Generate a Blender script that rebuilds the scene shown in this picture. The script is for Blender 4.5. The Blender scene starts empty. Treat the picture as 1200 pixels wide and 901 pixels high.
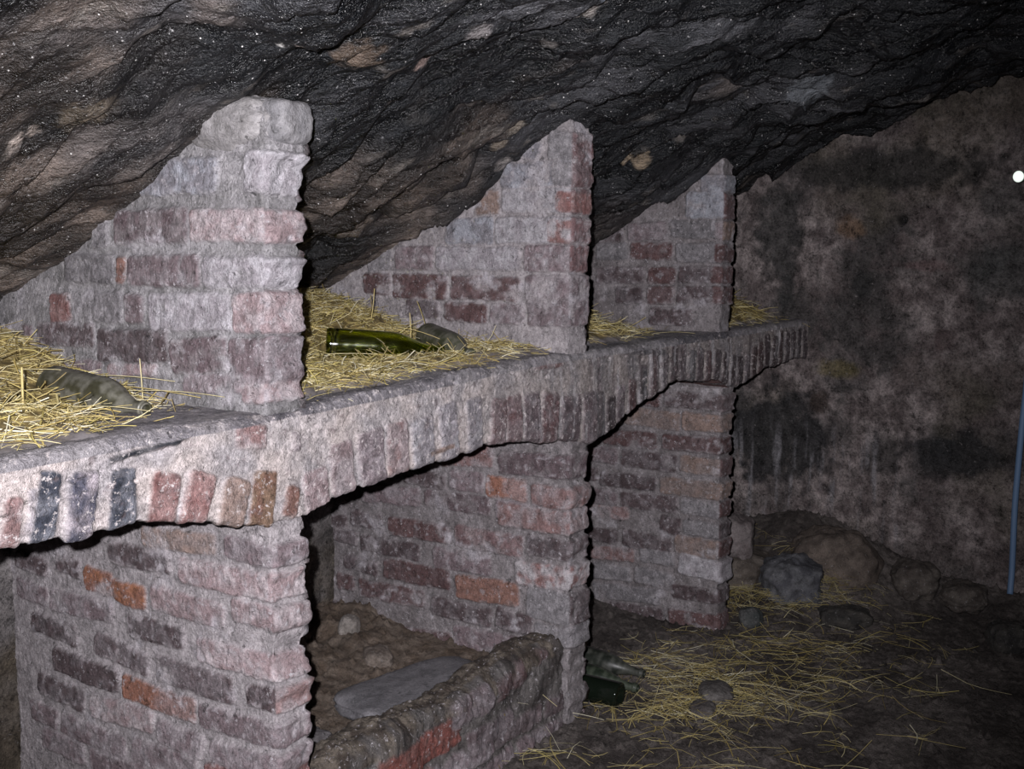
# Brick wine bins in a rock-cut cellar, lit by a camera flash
TB={
'p1l':[(2.275,0.798,2.009,0.811,0.051,'T'),(1.980,0.814,1.839,0.809,0.053,'M'),(2.825,0.657,2.680,0.648,0.048,'D'),(2.646,0.673,2.540,0.667,0.047,'D'),(2.415,0.735,2.170,0.744,0.057,'D'),(2.140,0.731,1.841,0.741,0.063,'P'),(2.522,0.651,2.403,0.648,0.065,'OO'),(2.404,0.640,2.271,0.637,0.059,'OO'),(2.251,0.648,1.982,0.642,0.062,'P'),(1.957,0.669,1.844,0.663,0.057,'P'),(2.673,0.567,2.408,0.576,0.056,'M'),(2.351,0.557,2.133,0.559,0.057,'D'),(2.086,0.547,1.811,0.550,0.061,'P'),(2.765,0.491,2.559,0.483,0.058,'D'),(2.491,0.484,2.278,0.461,0.059,'D'),(2.250,0.467,1.962,0.466,0.066,'D'),(1.921,0.472,1.832,0.475,0.055,'D'),(2.672,0.405,2.396,0.394,0.065,'D'),(2.385,0.389,2.099,0.385,0.061,'RO'),(2.084,0.381,1.844,0.395,0.056,'M'),(2.752,0.319,2.540,0.309,0.062,'D'),(2.509,0.307,2.258,0.321,0.060,'P'),(2.242,0.306,2.067,0.303,0.059,'M'),(2.046,0.305,1.842,0.320,0.056,'M'),(2.793,0.232,2.667,0.226,0.058,'M'),(2.653,0.229,2.372,0.221,0.065,'M'),(2.342,0.233,2.090,0.247,0.060,'M'),(2.059,0.244,1.843,0.272,0.057,'R'),(2.744,0.162,2.550,0.159,0.062,'M'),(2.526,0.154,2.244,0.176,0.063,'M'),(2.832,0.575,2.692,0.567,0.057,'M')],
'p1u':[(2.263,1.667,1.982,1.663,0.080,'WB'),(1.889,1.667,1.800,1.661,0.091,'W'),(2.443,1.546,2.380,1.545,0.083,'G'),(2.352,1.551,2.077,1.553,0.078,'MD'),(2.071,1.552,1.813,1.547,0.072,'P'),(2.562,1.454,2.353,1.448,0.069,'G'),(2.349,1.448,2.314,1.448,0.065,'O'),(2.305,1.448,2.034,1.448,0.070,'M'),(2.027,1.446,1.837,1.447,0.068,'W'),(2.625,1.348,2.539,1.353,0.077,'R'),(2.533,1.354,2.319,1.359,0.074,'G'),(2.311,1.355,2.238,1.357,0.069,'M'),(2.220,1.351,1.941,1.358,0.085,'W'),(1.935,1.355,1.815,1.358,0.088,'P'),(2.827,1.270,2.695,1.271,0.061,'M'),(2.681,1.282,2.443,1.286,0.060,'D'),(2.425,1.262,2.143,1.270,0.078,'D'),(2.138,1.249,1.951,1.261,0.079,'MD'),(1.947,1.252,1.819,1.258,0.089,'M'),(2.385,1.203,2.188,1.211,0.031,'P'),(2.101,1.189,1.916,1.199,0.043,'M'),(1.903,1.177,1.821,1.183,0.045,'P'),(2.819,1.201,2.599,1.205,0.057,'D'),(2.587,1.194,2.408,1.201,0.044,'M')],
'p2l':[(2.379,0.813,2.123,0.827,0.080,'RP'),(2.096,0.808,1.820,0.818,0.075,'MD'),(2.508,0.722,2.320,0.715,0.062,'D'),(2.305,0.727,2.158,0.729,0.069,'M'),(2.149,0.725,1.986,0.722,0.072,'RO'),(1.968,0.713,1.825,0.716,0.070,'RP'),(2.711,0.634,2.437,0.646,0.062,'M'),(2.418,0.649,2.131,0.654,0.061,'MD'),(2.111,0.649,1.933,0.656,0.057,'M'),(2.768,0.534,2.609,0.537,0.058,'D'),(2.582,0.530,2.307,0.532,0.064,'DR'),(2.286,0.535,2.003,0.535,0.074,'MR'),(1.986,0.547,1.826,0.546,0.068,'D'),(2.100,0.634,1.832,0.635,0.076,'RP'),(2.898,0.514,2.783,0.508,0.054,'D'),(2.721,0.447,2.438,0.450,0.063,'D'),(2.381,0.446,2.130,0.449,0.072,'M'),(2.031,0.446,1.826,0.455,0.078,'RW'),(2.856,0.460,2.734,0.456,0.054,'D'),(2.845,0.282,2.752,0.284,0.060,'DR'),(2.605,0.369,2.303,0.371,0.073,'DR'),(2.281,0.357,2.017,0.368,0.081,'O'),(1.985,0.357,1.825,0.347,0.105,'G'),(2.731,0.277,2.423,0.281,0.064,'DR'),(2.395,0.269,2.127,0.270,0.066,'D'),(2.112,0.280,1.968,0.272,0.071,'D'),(2.807,0.364,2.632,0.359,0.054,'D'),(2.650,0.132,2.301,0.153,0.053,'DR'),(2.289,0.181,2.002,0.190,0.072,'M'),(1.957,0.255,1.825,0.262,0.067,'G'),(2.462,0.095,2.246,0.103,0.036,'R'),(2.233,0.110,2.089,0.105,0.035,'R'),(2.892,0.174,2.747,0.179,0.055,'D'),(2.719,0.173,2.608,0.172,0.049,'D')],
'p3l':[(2.214,0.902,2.089,0.902,0.065,'DR'),(2.070,0.908,1.807,0.903,0.068,'DM'),(2.321,0.817,2.269,0.807,0.057,'M'),(2.262,0.824,1.995,0.813,0.074,'T'),(1.984,0.821,1.807,0.818,0.070,'T'),(2.356,0.722,2.101,0.724,0.066,'DR'),(2.076,0.726,1.796,0.731,0.066,'DR'),(2.430,0.645,2.285,0.640,0.065,'M'),(2.267,0.642,2.004,0.635,0.072,'D'),(1.992,0.643,1.798,0.637,0.070,'T'),(2.446,0.558,2.381,0.556,0.058,'D'),(2.370,0.540,2.100,0.543,0.064,'D'),(2.083,0.543,1.796,0.541,0.071,'T'),(2.429,0.458,2.283,0.460,0.068,'M'),(2.270,0.459,2.001,0.463,0.066,'D'),(1.989,0.464,1.794,0.462,0.064,'G'),(2.444,0.388,2.228,0.397,0.056,'RP'),(2.081,0.383,1.989,0.371,0.073,'D'),(1.976,0.379,1.780,0.376,0.065,'G'),(2.426,0.285,2.281,0.289,0.063,'D'),(2.259,0.293,2.029,0.286,0.076,'D'),(2.013,0.301,1.778,0.300,0.072,'T'),(2.426,0.202,2.200,0.221,0.057,'RP'),(2.173,0.228,2.012,0.234,0.061,'G'),(1.992,0.225,1.788,0.209,0.086,'W'),(2.411,0.128,2.213,0.134,0.070,'G'),(2.199,0.143,2.010,0.131,0.074,'G'),(2.023,0.098,1.792,0.107,0.060,'D'),(2.410,0.038,2.076,0.058,0.069,'G'),(2.034,-0.021,1.789,-0.012,0.085,'DR'),(2.351,-0.042,2.061,-0.026,0.076,'D')],
'p2u':[(2.100,1.742,1.915,1.743,0.076,'WB'),(1.899,1.742,1.826,1.739,0.074,'G'),(2.203,1.663,2.106,1.660,0.078,'T'),(2.095,1.664,1.899,1.654,0.076,'W'),(1.881,1.654,1.810,1.651,0.063,'R'),(2.322,1.568,2.129,1.569,0.084,'WB'),(2.121,1.569,1.925,1.566,0.079,'W'),(1.914,1.562,1.810,1.560,0.070,'RW'),(2.667,1.468,2.555,1.478,0.074,'G'),(2.538,1.483,2.372,1.480,0.078,'M'),(2.360,1.480,2.023,1.479,0.074,'W'),(2.006,1.479,1.809,1.477,0.082,'M'),(2.689,1.393,2.563,1.389,0.072,'DR'),(2.554,1.384,2.318,1.382,0.083,'DR'),(2.300,1.383,2.019,1.379,0.076,'DR'),(2.000,1.387,1.808,1.387,0.076,'M'),(2.499,1.311,2.349,1.305,0.058,'D'),(2.325,1.304,2.147,1.295,0.062,'DR'),(2.135,1.299,2.000,1.299,0.065,'M'),(1.987,1.305,1.808,1.308,0.081,'M'),(1.915,1.830,1.827,1.821,0.087,'G'),(2.045,1.837,1.947,1.806,0.062,'WB')],
'p3u':[(1.992,1.695,1.853,1.687,0.101,'WB'),(1.929,1.777,1.810,1.777,0.067,'WB'),(2.057,1.601,1.870,1.593,0.072,'G'),(2.407,1.581,2.273,1.584,0.062,'D'),(2.253,1.588,2.076,1.594,0.070,'M'),(1.861,1.591,1.824,1.590,0.071,'M'),(2.406,1.510,2.252,1.511,0.071,'G'),(2.242,1.513,2.051,1.510,0.071,'DR'),(2.036,1.504,1.868,1.503,0.077,'G'),(1.860,1.503,1.822,1.503,0.071,'DR'),(2.405,1.410,2.173,1.412,0.067,'D'),(2.161,1.412,2.039,1.411,0.070,'DR'),(2.025,1.417,1.884,1.414,0.064,'D'),(1.875,1.414,1.820,1.415,0.067,'DR'),(2.311,1.326,2.172,1.328,0.067,'D'),(2.160,1.329,2.033,1.331,0.070,'DR'),(2.024,1.335,1.873,1.336,0.069,'D'),(1.864,1.334,1.818,1.335,0.068,'DR'),(2.149,1.245,1.955,1.242,0.070,'D')],
'lin':[(1.093,1.055,1.078,0.976,0.033,'RP'),(1.131,1.064,1.119,0.983,0.019,'W'),(1.172,1.093,1.141,0.986,0.045,'B'),(1.239,1.078,1.216,0.976,0.057,'BM'),(1.326,1.072,1.315,0.959,0.063,'B'),(1.430,1.048,1.405,0.950,0.064,'R'),(1.516,1.034,1.479,0.933,0.070,'R'),(1.611,1.007,1.576,0.911,0.071,'T'),(1.689,1.010,1.663,0.890,0.068,'RT'),(1.774,0.961,1.750,0.896,0.044,'O'),(1.843,0.989,1.854,0.886,0.082,'P'),(1.930,1.041,1.947,0.904,0.077,'P'),(2.032,1.059,2.050,0.928,0.089,'MP'),(2.134,1.068,2.143,0.961,0.078,'RP'),(2.230,1.064,2.241,0.973,0.084,'W'),(2.333,1.091,2.350,0.984,0.075,'W'),(2.584,1.080,2.573,0.983,0.073,'RM'),(2.663,1.081,2.663,0.970,0.077,'RM'),(2.753,1.080,2.757,0.955,0.085,'M'),(2.856,1.070,2.840,0.942,0.089,'RM'),(2.972,1.050,2.965,0.915,0.103,'M'),(3.077,1.049,3.088,0.927,0.090,'M'),(2.454,1.094,2.466,0.989,0.073,'W'),(1.606,1.097,1.696,1.085,0.051,'RP'),(1.773,1.065,1.795,1.063,0.039,'M'),(2.352,1.173,2.535,1.178,0.047,'W'),(2.768,1.169,2.929,1.170,0.048,'RP')]}
CB=[(1.301,2.092,0.019,(0.45, 0.38, 0.34)),(1.324,2.068,0.013,(0.3, 0.25, 0.22)),(2.397,1.421,0.036,(0.3, 0.27, 0.25)),(2.371,1.503,0.034,(0.34, 0.31, 0.29)),(2.449,1.577,0.027,(0.25, 0.23, 0.22)),(2.365,1.322,0.040,(0.42, 0.46, 0.55)),(2.425,1.320,0.031,(0.42, 0.46, 0.55)),(2.140,1.561,0.030,(0.22, 0.2, 0.2)),(2.152,1.736,0.026,(0.42, 0.31, 0.28)),(2.185,1.843,0.021,(0.45, 0.37, 0.33)),(3.600,1.918,0.038,(0.26, 0.2, 0.14)),(3.555,1.952,0.027,(0.26, 0.2, 0.14)),(3.666,1.322,0.078,(0.13, 0.14, 0.155)),(3.775,1.420,0.059,(0.12, 0.13, 0.145)),(2.786,1.900,0.029,(0.2, 0.17, 0.14)),(2.831,1.993,0.033,(0.17, 0.14, 0.11)),(1.639,1.641,0.013,(0.5, 0.42, 0.38)),(1.643,1.698,0.006,(0.6, 0.58, 0.56)),(2.952,2.062,0.031,(0.3, 0.27, 0.26)),(4.084,1.770,0.033,(0.35, 0.36, 0.4)),(1.392,1.990,0.064,(0.1, 0.08, 0.06)),(1.894,1.714,0.066,(0.11, 0.08, 0.06)),(2.627,2.425,0.081,(0.16, 0.13, 0.11)),(2.741,2.275,0.060,(0.13, 0.11, 0.095)),]
FLASH=560.
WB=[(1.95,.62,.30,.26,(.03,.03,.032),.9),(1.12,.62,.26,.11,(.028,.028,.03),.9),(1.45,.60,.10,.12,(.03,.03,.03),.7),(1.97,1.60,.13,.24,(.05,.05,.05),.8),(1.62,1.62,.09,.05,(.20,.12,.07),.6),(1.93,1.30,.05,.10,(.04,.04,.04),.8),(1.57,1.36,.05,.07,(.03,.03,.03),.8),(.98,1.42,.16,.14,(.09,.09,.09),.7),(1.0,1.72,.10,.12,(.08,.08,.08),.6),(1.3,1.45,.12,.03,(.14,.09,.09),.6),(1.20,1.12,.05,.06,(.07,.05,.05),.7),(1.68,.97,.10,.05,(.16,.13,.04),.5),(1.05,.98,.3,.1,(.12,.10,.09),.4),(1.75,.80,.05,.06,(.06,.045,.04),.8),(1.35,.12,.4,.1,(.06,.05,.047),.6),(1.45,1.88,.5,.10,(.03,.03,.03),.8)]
G1=(.085,.08,.085);G2=(.14,.13,.135)
BR1=(.075,.06,.052);BR2=(.14,.12,.105)
# loc,size,rot,label,c1,c2,seed,box,rough
STONES=[
((2.50,2.055,.185),(.50,.27,.075),-.22,'flat grey stone slab lying in the bin behind the low kerb',(.13,.125,.135),(.18,.172,.185),1.,5.,.07),
((4.63,1.965,.235),(.19,.17,.19),.3,'squarish pinkish-grey block just right of the last pier',(.12,.10,.10),(.19,.165,.165),2.,4.,.16),
((4.68,1.98,.06),(.34,.30,.22),.1,'brown rubble stone under the squarish block by the last pier',BR1,BR2,3.,3.,.15),
((4.64,1.70,.065),(.26,.26,.22),.5,'rounded blue-grey boulder in the rubble at the end wall',(.065,.065,.075),(.115,.115,.125),4.,3.2,.22),
((4.90,1.60,.08),(.36,.40,.36),.2,'large brown boulder, highest of the rubble at the end wall',BR1,(.13,.105,.09),5.,2.6,.17),
((4.50,1.41,-.005),(.14,.21,.09),.5,'dark flat stone at the right end of the rubble heap',(.03,.028,.027),(.06,.055,.05),6.,3.,.18),
((4.27,1.73,-.005),(.09,.10,.09),.2,'small dark round stone at the foot of the last pier',(.04,.045,.045),(.09,.09,.09),7.,2.4,.12),
((2.05,2.06,.13),(.12,.10,.075),.6,'small dark angular stone in the bin beside the first pier',(.045,.043,.045),(.10,.095,.10),8.,3.,.2),
((2.12,2.17,.13),(.17,.15,.07),.2,'dusty grey lump in the bin between first pier and slab',(.12,.11,.115),(.17,.16,.165),9.,3.,.15),
((2.78,2.60,.20),(.085,.07,.09),.3,'pale upright pebble at the back of the bin',(.19,.17,.155),(.25,.225,.21),10.,2.6,.12),
((2.70,2.40,.155),(.13,.10,.07),.9,'flattish brown stone at the back of the bin beyond the slab',(.13,.105,.09),(.19,.16,.14),11.,3.,.16),
((2.50,2.62,.19),(.14,.12,.11),.2,'rough brown stone at the foot of the back wall in the bin',(.10,.085,.07),(.16,.13,.11),12.,2.8,.18),
((2.62,2.72,.23),(.16,.12,.12),.7,'uppermost brown stone of the rubble behind the slab',(.11,.09,.075),(.17,.14,.12),13.,2.8,.18),
((2.36,2.48,.155),(.10,.12,.07),.1,'low muddy stone in the bin left of the slab',(.10,.08,.065),(.15,.12,.10),14.,2.8,.18),
((3.50,1.54,-.035),(.15,.12,.07),.5,'low pale stone half sunk in the floor among loose straw',(.08,.072,.07),(.13,.12,.115),15.,2.6,.15),
((3.35,1.52,-.04),(.10,.09,.06),.2,'small stone sunk in the floor in front of the bottles',(.07,.062,.06),(.11,.10,.097),16.,2.6,.15),
((4.62,.80,-.01),(.17,.15,.13),.5,'dark stone on the floor below the blue hose',(.03,.028,.028),(.07,.065,.06),17.,2.8,.18),
((4.86,1.02,.06),(.20,.18,.12),.1,'brown stone against the end wall between boulder and hose',(.06,.05,.045),(.11,.095,.085),18.,2.8,.18),
((4.93,1.24,.08),(.22,.20,.16),.4,'brown stone against the end wall beside the large boulder',(.06,.05,.045),(.11,.095,.085),19.,2.8,.18),
((3.22,1.28,1.0),(.01,.01,.01),.4,'x',G1,G2,20.)]
STONES=STONES[:-1]
D1=((.045,.043,.026),(.135,.13,.108));D2=((.045,.05,.028),(.13,.125,.10))
BOTTLES=[('wine_bottle','dust',(1.545,2.38,1.176),(1.548,2.045,1.146),.341,.050,'dust-grey wine bottle lying on the shelf nearest the camera',D1),
('wine_bottle','green',(2.40,2.32,1.228),(2.64,2.078,1.204),.354,.047,'clear dark green wine bottle lying in straw on the shelf'),
('wine_bottle','dust',(2.82,2.27,1.228),(2.655,1.968,1.192),.343,.045,'dusty wine bottle half buried in straw behind the green bottle',D2),
('wine_bottle','black',(3.205,1.755,.006),(3.165,2.09,.02),.34,.045,'black wine bottle on the floor, its base towards the aisle'),
('wine_bottle','dust',(3.27,2.08,.02),(3.300,1.745,.004),.34,.043,'dusty green bottle on the floor, neck just behind the black one',((.015,.022,.014),(.055,.065,.048))),
('wine_bottle','dust',(3.43,2.13,.02),(3.438,1.80,.002),.34,.043,'dusty dark bottle on the floor, farthest of the three behind the pier',((.015,.018,.014),(.06,.062,.054)))]
XA=[((1.33,2.16,1.15),(1.325,2.15,1.25),.006,0),((1.36,2.12,1.16),(1.31,2.18,1.22),.005,2),((1.1,2.2,1.2),(1.45,2.36,1.27),.007,0),((1.2,2.55,1.24),(1.2,2.57,1.36),.006,2),((1.12,2.5,1.24),(1.13,2.6,1.33),.006,2),
((1.36,2.06,1.17),(1.55,2.02,1.142),.004,1),((1.25,2.0,1.16),(1.52,1.97,1.135),.004,0),((1.62,2.2,1.17),(1.69,1.95,1.165),.004,1),((1.60,2.3,1.18),(1.68,2.02,1.16),.005,0),((1.58,2.35,1.2),(1.69,2.12,1.19),.004,1),((1.45,2.35,1.225),(1.62,2.3,1.20),.004,1),((1.58,2.4,1.2),(1.66,2.1,1.15),.004,0),((1.66,2.2,1.14),(1.67,2.22,1.24),.003,1)]
XB=[((2.42,2.24,1.262),(2.53,2.30,1.262),.004,1),((2.43,2.32,1.266),(2.49,2.18,1.24),.004,1),((2.46,2.30,1.268),(2.50,2.17,1.23),.003,0),((2.50,2.28,1.262),(2.47,2.15,1.23),.003,1),((2.53,2.13,1.245),(2.62,2.25,1.235),.003,1),((2.55,2.2,1.25),(2.62,2.09,1.2),.003,1),
((2.36,2.30,1.20),(2.52,2.08,1.19),.005,1),((2.62,2.24,1.27),(2.70,2.12,1.23),.005,0),((2.65,2.2,1.22),(2.67,2.22,1.31),.004,0),((2.60,2.22,1.24),(2.71,2.2,1.29),.004,1),
((2.52,2.70,1.33),(2.45,2.75,1.50),.004,2),((2.47,2.73,1.44),(2.40,2.72,1.50),.003,2),((2.55,2.66,1.32),(2.38,2.78,1.42),.004,0),((2.75,2.45,1.28),(2.79,2.47,1.38),.004,0),((2.85,2.3,1.25),(2.84,2.33,1.34),.003,2)]
XC=[((3.42,2.25,1.25),(3.40,2.27,1.42),.004,0),((3.36,2.35,1.28),(3.43,2.3,1.40),.003,2),((3.75,1.93,1.20),(3.98,1.87,1.19),.005,1),((3.3,2.1,1.23),(3.5,2.2,1.32),.004,0)]
CAPS=[((1.762,1.965,1.775),(.135,.27,.125),.0,'rough grey wedge-shaped stone on top',(.20,.19,.19),(.30,.285,.29),31.,2.7,.16),
((1.79,1.865,1.775),(.12,.13,.10),.05,'squared grey block on top at the edge',(.19,.185,.195),(.27,.26,.27),32.,4.5,.08)]
import bpy, math, random
import numpy as np
rng=np.random.default_rng(7); random.seed(7)
S=bpy.context.scene; COL=S.collection
# ---------------------------------------------------------------- noise
_p=np.random.default_rng(3).permutation(256); _p=np.concatenate([_p,_p,_p])
_g=np.random.default_rng(4).normal(size=(256,3)); _g/=np.linalg.norm(_g,axis=1)[:,None]
def perlin(x,y,z=0.):
    x,y,z=np.broadcast_arrays(np.asarray(x,float),np.asarray(y,float),np.asarray(z,float))
    xi=np.floor(x).astype(int);yi=np.floor(y).astype(int);zi=np.floor(z).astype(int)
    xf=x-xi;yf=y-yi;zf=z-zi
    xi&=255;yi&=255;zi&=255
    u=xf*xf*xf*(xf*(xf*6-15)+10);v=yf*yf*yf*(yf*(yf*6-15)+10);w=zf*zf*zf*(zf*(zf*6-15)+10)
    def G(a,b,c):
        h=_p[_p[_p[(xi+a)&255]+((yi+b)&255)]+((zi+c)&255)]
        g=_g[h&255];return g[...,0]*(xf-a)+g[...,1]*(yf-b)+g[...,2]*(zf-c)
    L=lambda a,b,t:a+(b-a)*t
    return 1.6*L(L(L(G(0,0,0),G(1,0,0),u),L(G(0,1,0),G(1,1,0),u),v),L(L(G(0,0,1),G(1,0,1),u),L(G(0,1,1),G(1,1,1),u),v),w)
def fbm(x,y,z=0.,o=4,g=.5):
    a=1;s=0;t=0
    for i in range(o):
        s=s+a*perlin(np.asarray(x)*2**i+i*17.3,np.asarray(y)*2**i+i*5.1,np.asarray(z)*2**i+i*9.7);t+=a;a*=g
    return s/t*1.3
def ridged(x,y,z=0.,o=4):
    a=1;s=0;t=0
    for i in range(o):
        s=s+a*(1-2*np.abs(perlin(np.asarray(x)*2**i+i*11.3,np.asarray(y)*2**i+i*7.7,np.asarray(z)*2**i+i*3.9)));t+=a;a*=.5
    return s/t
def sstep(a,b,x):
    t=np.clip((x-a)/(b-a),0,1);return t*t*(3-2*t)
def mixc(a,b,t):
    a=np.asarray(a,float);b=np.asarray(b,float);t=np.asarray(t)[...,None];return a*(1-t)+b*t
# ---------------------------------------------------------------- mesh helpers
def link(o,parent=None):
    COL.objects.link(o)
    if parent is not None:o.parent=parent
    return o
def raw_mesh(name,V,F,mat,col=None,parent=None,smooth=True):
    m=bpy.data.meshes.new(name);V=np.asarray(V,np.float32);F=np.asarray(F,np.int32)
    n=F.shape[1]
    m.vertices.add(len(V));m.vertices.foreach_set('co',V.ravel())
    m.loops.add(F.size);m.loops.foreach_set('vertex_index',F.ravel())
    m.polygons.add(len(F));m.polygons.foreach_set('loop_start',np.arange(0,F.size,n,dtype=np.int32))
    m.polygons.foreach_set('loop_total',np.full(len(F),n,np.int32))
    m.update(calc_edges=True)
    m.polygons.foreach_set('use_smooth',np.full(len(F),smooth))
    if col is not None:
        c=np.ones((len(V),4),np.float32);c[:,:3]=np.clip(col,0,1)
        a=m.color_attributes.new('Col','FLOAT_COLOR','POINT');a.data.foreach_set('color',c.ravel())
    m.materials.append(mat);m.validate()
    return link(bpy.data.objects.new(name,m),parent)
def grid_faces(n,m,wrap=False,flip=False):
    i=np.arange(n-1)[:,None];j=np.arange(m if wrap else m-1)[None,:];j2=(j+1)%m
    F=np.stack([i*m+j,i*m+j2,(i+1)*m+j2,(i+1)*m+j],-1).reshape(-1,4)
    return F[:,::-1] if flip else F
def grid_mesh(name,P,mat,col=None,parent=None,flip=False,wrap=False):
    n,m=P.shape[:2]
    return raw_mesh(name,P.reshape(-1,3),grid_faces(n,m,wrap,flip),mat,None if col is None else np.asarray(col).reshape(-1,3),parent)
def tag(o,label=None,cat=None,group=None,kind=None):
    for k,v in (('label',label),('category',cat),('group',group),('kind',kind)):
        if v:o[k]=v
    return o
def empty(name,loc=(0,0,0)):
    e=bpy.data.objects.new(name,None);e.location=loc;e.empty_display_size=.05;return link(e)
def set_origin(o,loc):
    v=np.empty(len(o.data.vertices)*3,np.float32);o.data.vertices.foreach_get('co',v)
    v=v.reshape(-1,3)-np.asarray(loc,np.float32);o.data.vertices.foreach_set('co',v.ravel());o.location=loc;o.data.update()
# ---------------------------------------------------------------- materials
def new_mat(name):
    m=bpy.data.materials.new(name);m.use_nodes=True;nt=m.node_tree;return m,nt,nt.nodes['Principled BSDF']
def nd(nt,t,**k):
    n=nt.nodes.new(t)
    for a,b in k.items():
        if a in n.inputs.keys():n.inputs[a].default_value=b
        else:setattr(n,a,b)
    return n
def vc_mat(name,stretch=None,glint=0.,rough=.9,spec=.25,bump=.35,fine=160.,vary=.35,speck=0.,speck_col=(.7,.68,.7),speck_scale=60.,rough_var=0.,bump2=0.,dist=.004):
    """vertex-colour base, fine procedural grain, pale specks, grainy bump"""
    m,nt,b=new_mat(name);L=nt.links.new
    at=nd(nt,'ShaderNodeVertexColor',layer_name='Col');tc=nd(nt,'ShaderNodeTexCoord')
    src=tc.outputs['Object']
    if stretch:
        th,f_=math.radians(stretch[0]),stretch[1];cb=nd(nt,'ShaderNodeCombineXYZ')
        for k,v in enumerate(((math.cos(th),math.sin(th),0),(math.sin(th)*f_,-math.cos(th)*f_,0),(0,0,1))):
            dp=nd(nt,'ShaderNodeVectorMath',operation='DOT_PRODUCT');dp.inputs[1].default_value=v;L(tc.outputs['Object'],dp.inputs[0]);L(dp.outputs['Value'],cb.inputs[k])
        src=cb.outputs[0]
    n1=nd(nt,'ShaderNodeTexNoise',Scale=fine,Detail=4.,Roughness=.7);L(src,n1.inputs['Vector'])
    n2=nd(nt,'ShaderNodeTexNoise',Scale=fine*.22,Detail=5.,Roughness=.65);L(src,n2.inputs['Vector'])
    n4=nd(nt,'ShaderNodeTexNoise',Scale=fine*2.6,Detail=2.,Roughness=.7);L(tc.outputs['Object'],n4.inputs['Vector'])
    a0=nd(nt,'ShaderNodeMath',operation='MULTIPLY_ADD');a0.inputs[1].default_value=.55;L(n4.outputs['Fac'],a0.inputs[0]);L(n1.outputs['Fac'],a0.inputs[2])
    ad=nd(nt,'ShaderNodeMath',operation='ADD');L(a0.outputs[0],ad.inputs[0]);L(n2.outputs['Fac'],ad.inputs[1])
    mr=nd(nt,'ShaderNodeMapRange');mr.clamp=False;mr.inputs['From Min'].default_value=.97;mr.inputs['From Max'].default_value=1.58
    mr.inputs['To Min'].default_value=1-vary;mr.inputs['To Max'].default_value=1+vary;L(ad.outputs[0],mr.inputs['Value'])
    vm=nd(nt,'ShaderNodeVectorMath',operation='SCALE');L(at.outputs['Color'],vm.inputs[0]);L(mr.outputs[0],vm.inputs['Scale'])
    last=vm.outputs[0]
    if speck>0:
        n3=nd(nt,'ShaderNodeTexNoise',Scale=speck_scale,Detail=3.,Roughness=.8);L(tc.outputs['Object'],n3.inputs['Vector'])
        r=nd(nt,'ShaderNodeMapRange');r.inputs['From Min'].default_value=.64-.06*speck;r.inputs['From Max'].default_value=.76-.06*speck;L(n3.outputs['Fac'],r.inputs['Value'])
        mx=nd(nt,'ShaderNodeMixRGB');mx.inputs['Color2'].default_value=(*speck_col,1);L(last,mx.inputs['Color1'])
        L(r.outputs[0],mx.inputs['Fac']);last=mx.outputs[0]
        n5=nd(nt,'ShaderNodeTexNoise',Scale=speck_scale*.8,Detail=4.,Roughness=.75);L(tc.outputs['Generated'],n5.inputs['Vector']);L(tc.outputs['Object'],n5.inputs['Vector']);n5.inputs['Distortion'].default_value=.6
        r5=nd(nt,'ShaderNodeMapRange');r5.inputs['From Min'].default_value=.40;r5.inputs['From Max'].default_value=.33;r5.inputs['To Max'].default_value=.62;L(n5.outputs['Fac'],r5.inputs['Value'])
        m5=nd(nt,'ShaderNodeVectorMath',operation='SCALE');o5=nd(nt,'ShaderNodeMath',operation='SUBTRACT');o5.inputs[0].default_value=1.;L(r5.outputs[0],o5.inputs[1]);L(last,m5.inputs[0]);L(o5.outputs[0],m5.inputs['Scale']);last=m5.outputs[0]
    if glint>0:  # wet glints painted into the base colour as white dots
        vo=nd(nt,'ShaderNodeTexVoronoi',Scale=70.);L(tc.outputs['Object'],vo.inputs['Vector'])
        l1=nd(nt,'ShaderNodeMath',operation='LESS_THAN');l1.inputs[1].default_value=.13;L(vo.outputs['Distance'],l1.inputs[0])
        sp_=nd(nt,'ShaderNodeSeparateColor');L(vo.outputs['Color'],sp_.inputs[0])
        l2=nd(nt,'ShaderNodeMath',operation='LESS_THAN');l2.inputs[1].default_value=glint;L(sp_.outputs[0],l2.inputs[0])
        pn=nd(nt,'ShaderNodeTexNoise',Scale=4.,Detail=2.);L(tc.outputs['Object'],pn.inputs['Vector'])
        l3=nd(nt,'ShaderNodeMath',operation='GREATER_THAN');l3.inputs[1].default_value=.5;L(pn.outputs['Fac'],l3.inputs[0])
        mm=nd(nt,'ShaderNodeMath',operation='MULTIPLY');L(l1.outputs[0],mm.inputs[0]);L(l2.outputs[0],mm.inputs[1])
        m2=nd(nt,'ShaderNodeMath',operation='MULTIPLY');L(mm.outputs[0],m2.inputs[0]);L(l3.outputs[0],m2.inputs[1])
        mg=nd(nt,'ShaderNodeMixRGB');mg.inputs['Color2'].default_value=(.75,.73,.72,1);L(last,mg.inputs['Color1']);L(m2.outputs[0],mg.inputs['Fac']);last=mg.outputs[0]
    L(last,b.inputs['Base Color']);b.inputs['Roughness'].default_value=rough;b.inputs['Specular IOR Level'].default_value=spec
    if rough_var>0:
        r2=nd(nt,'ShaderNodeMapRange');r2.inputs['From Min'].default_value=.35;r2.inputs['From Max'].default_value=.65
        r2.inputs['To Min'].default_value=rough-rough_var;r2.inputs['To Max'].default_value=rough+rough_var*.5;L(n2.outputs['Fac'],r2.inputs['Value']);L(r2.outputs[0],b.inputs['Roughness'])
    bp=nd(nt,'ShaderNodeBump',Strength=bump,Distance=dist);L(ad.outputs[0],bp.inputs['Height']);L(bp.outputs[0],b.inputs['Normal'])
    return m
M_brick=vc_mat('weathered_brick',speck=.8,speck_scale=60.,speck_col=(.50,.47,.50),vary=.5,bump=1.,dist=.006)
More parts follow.
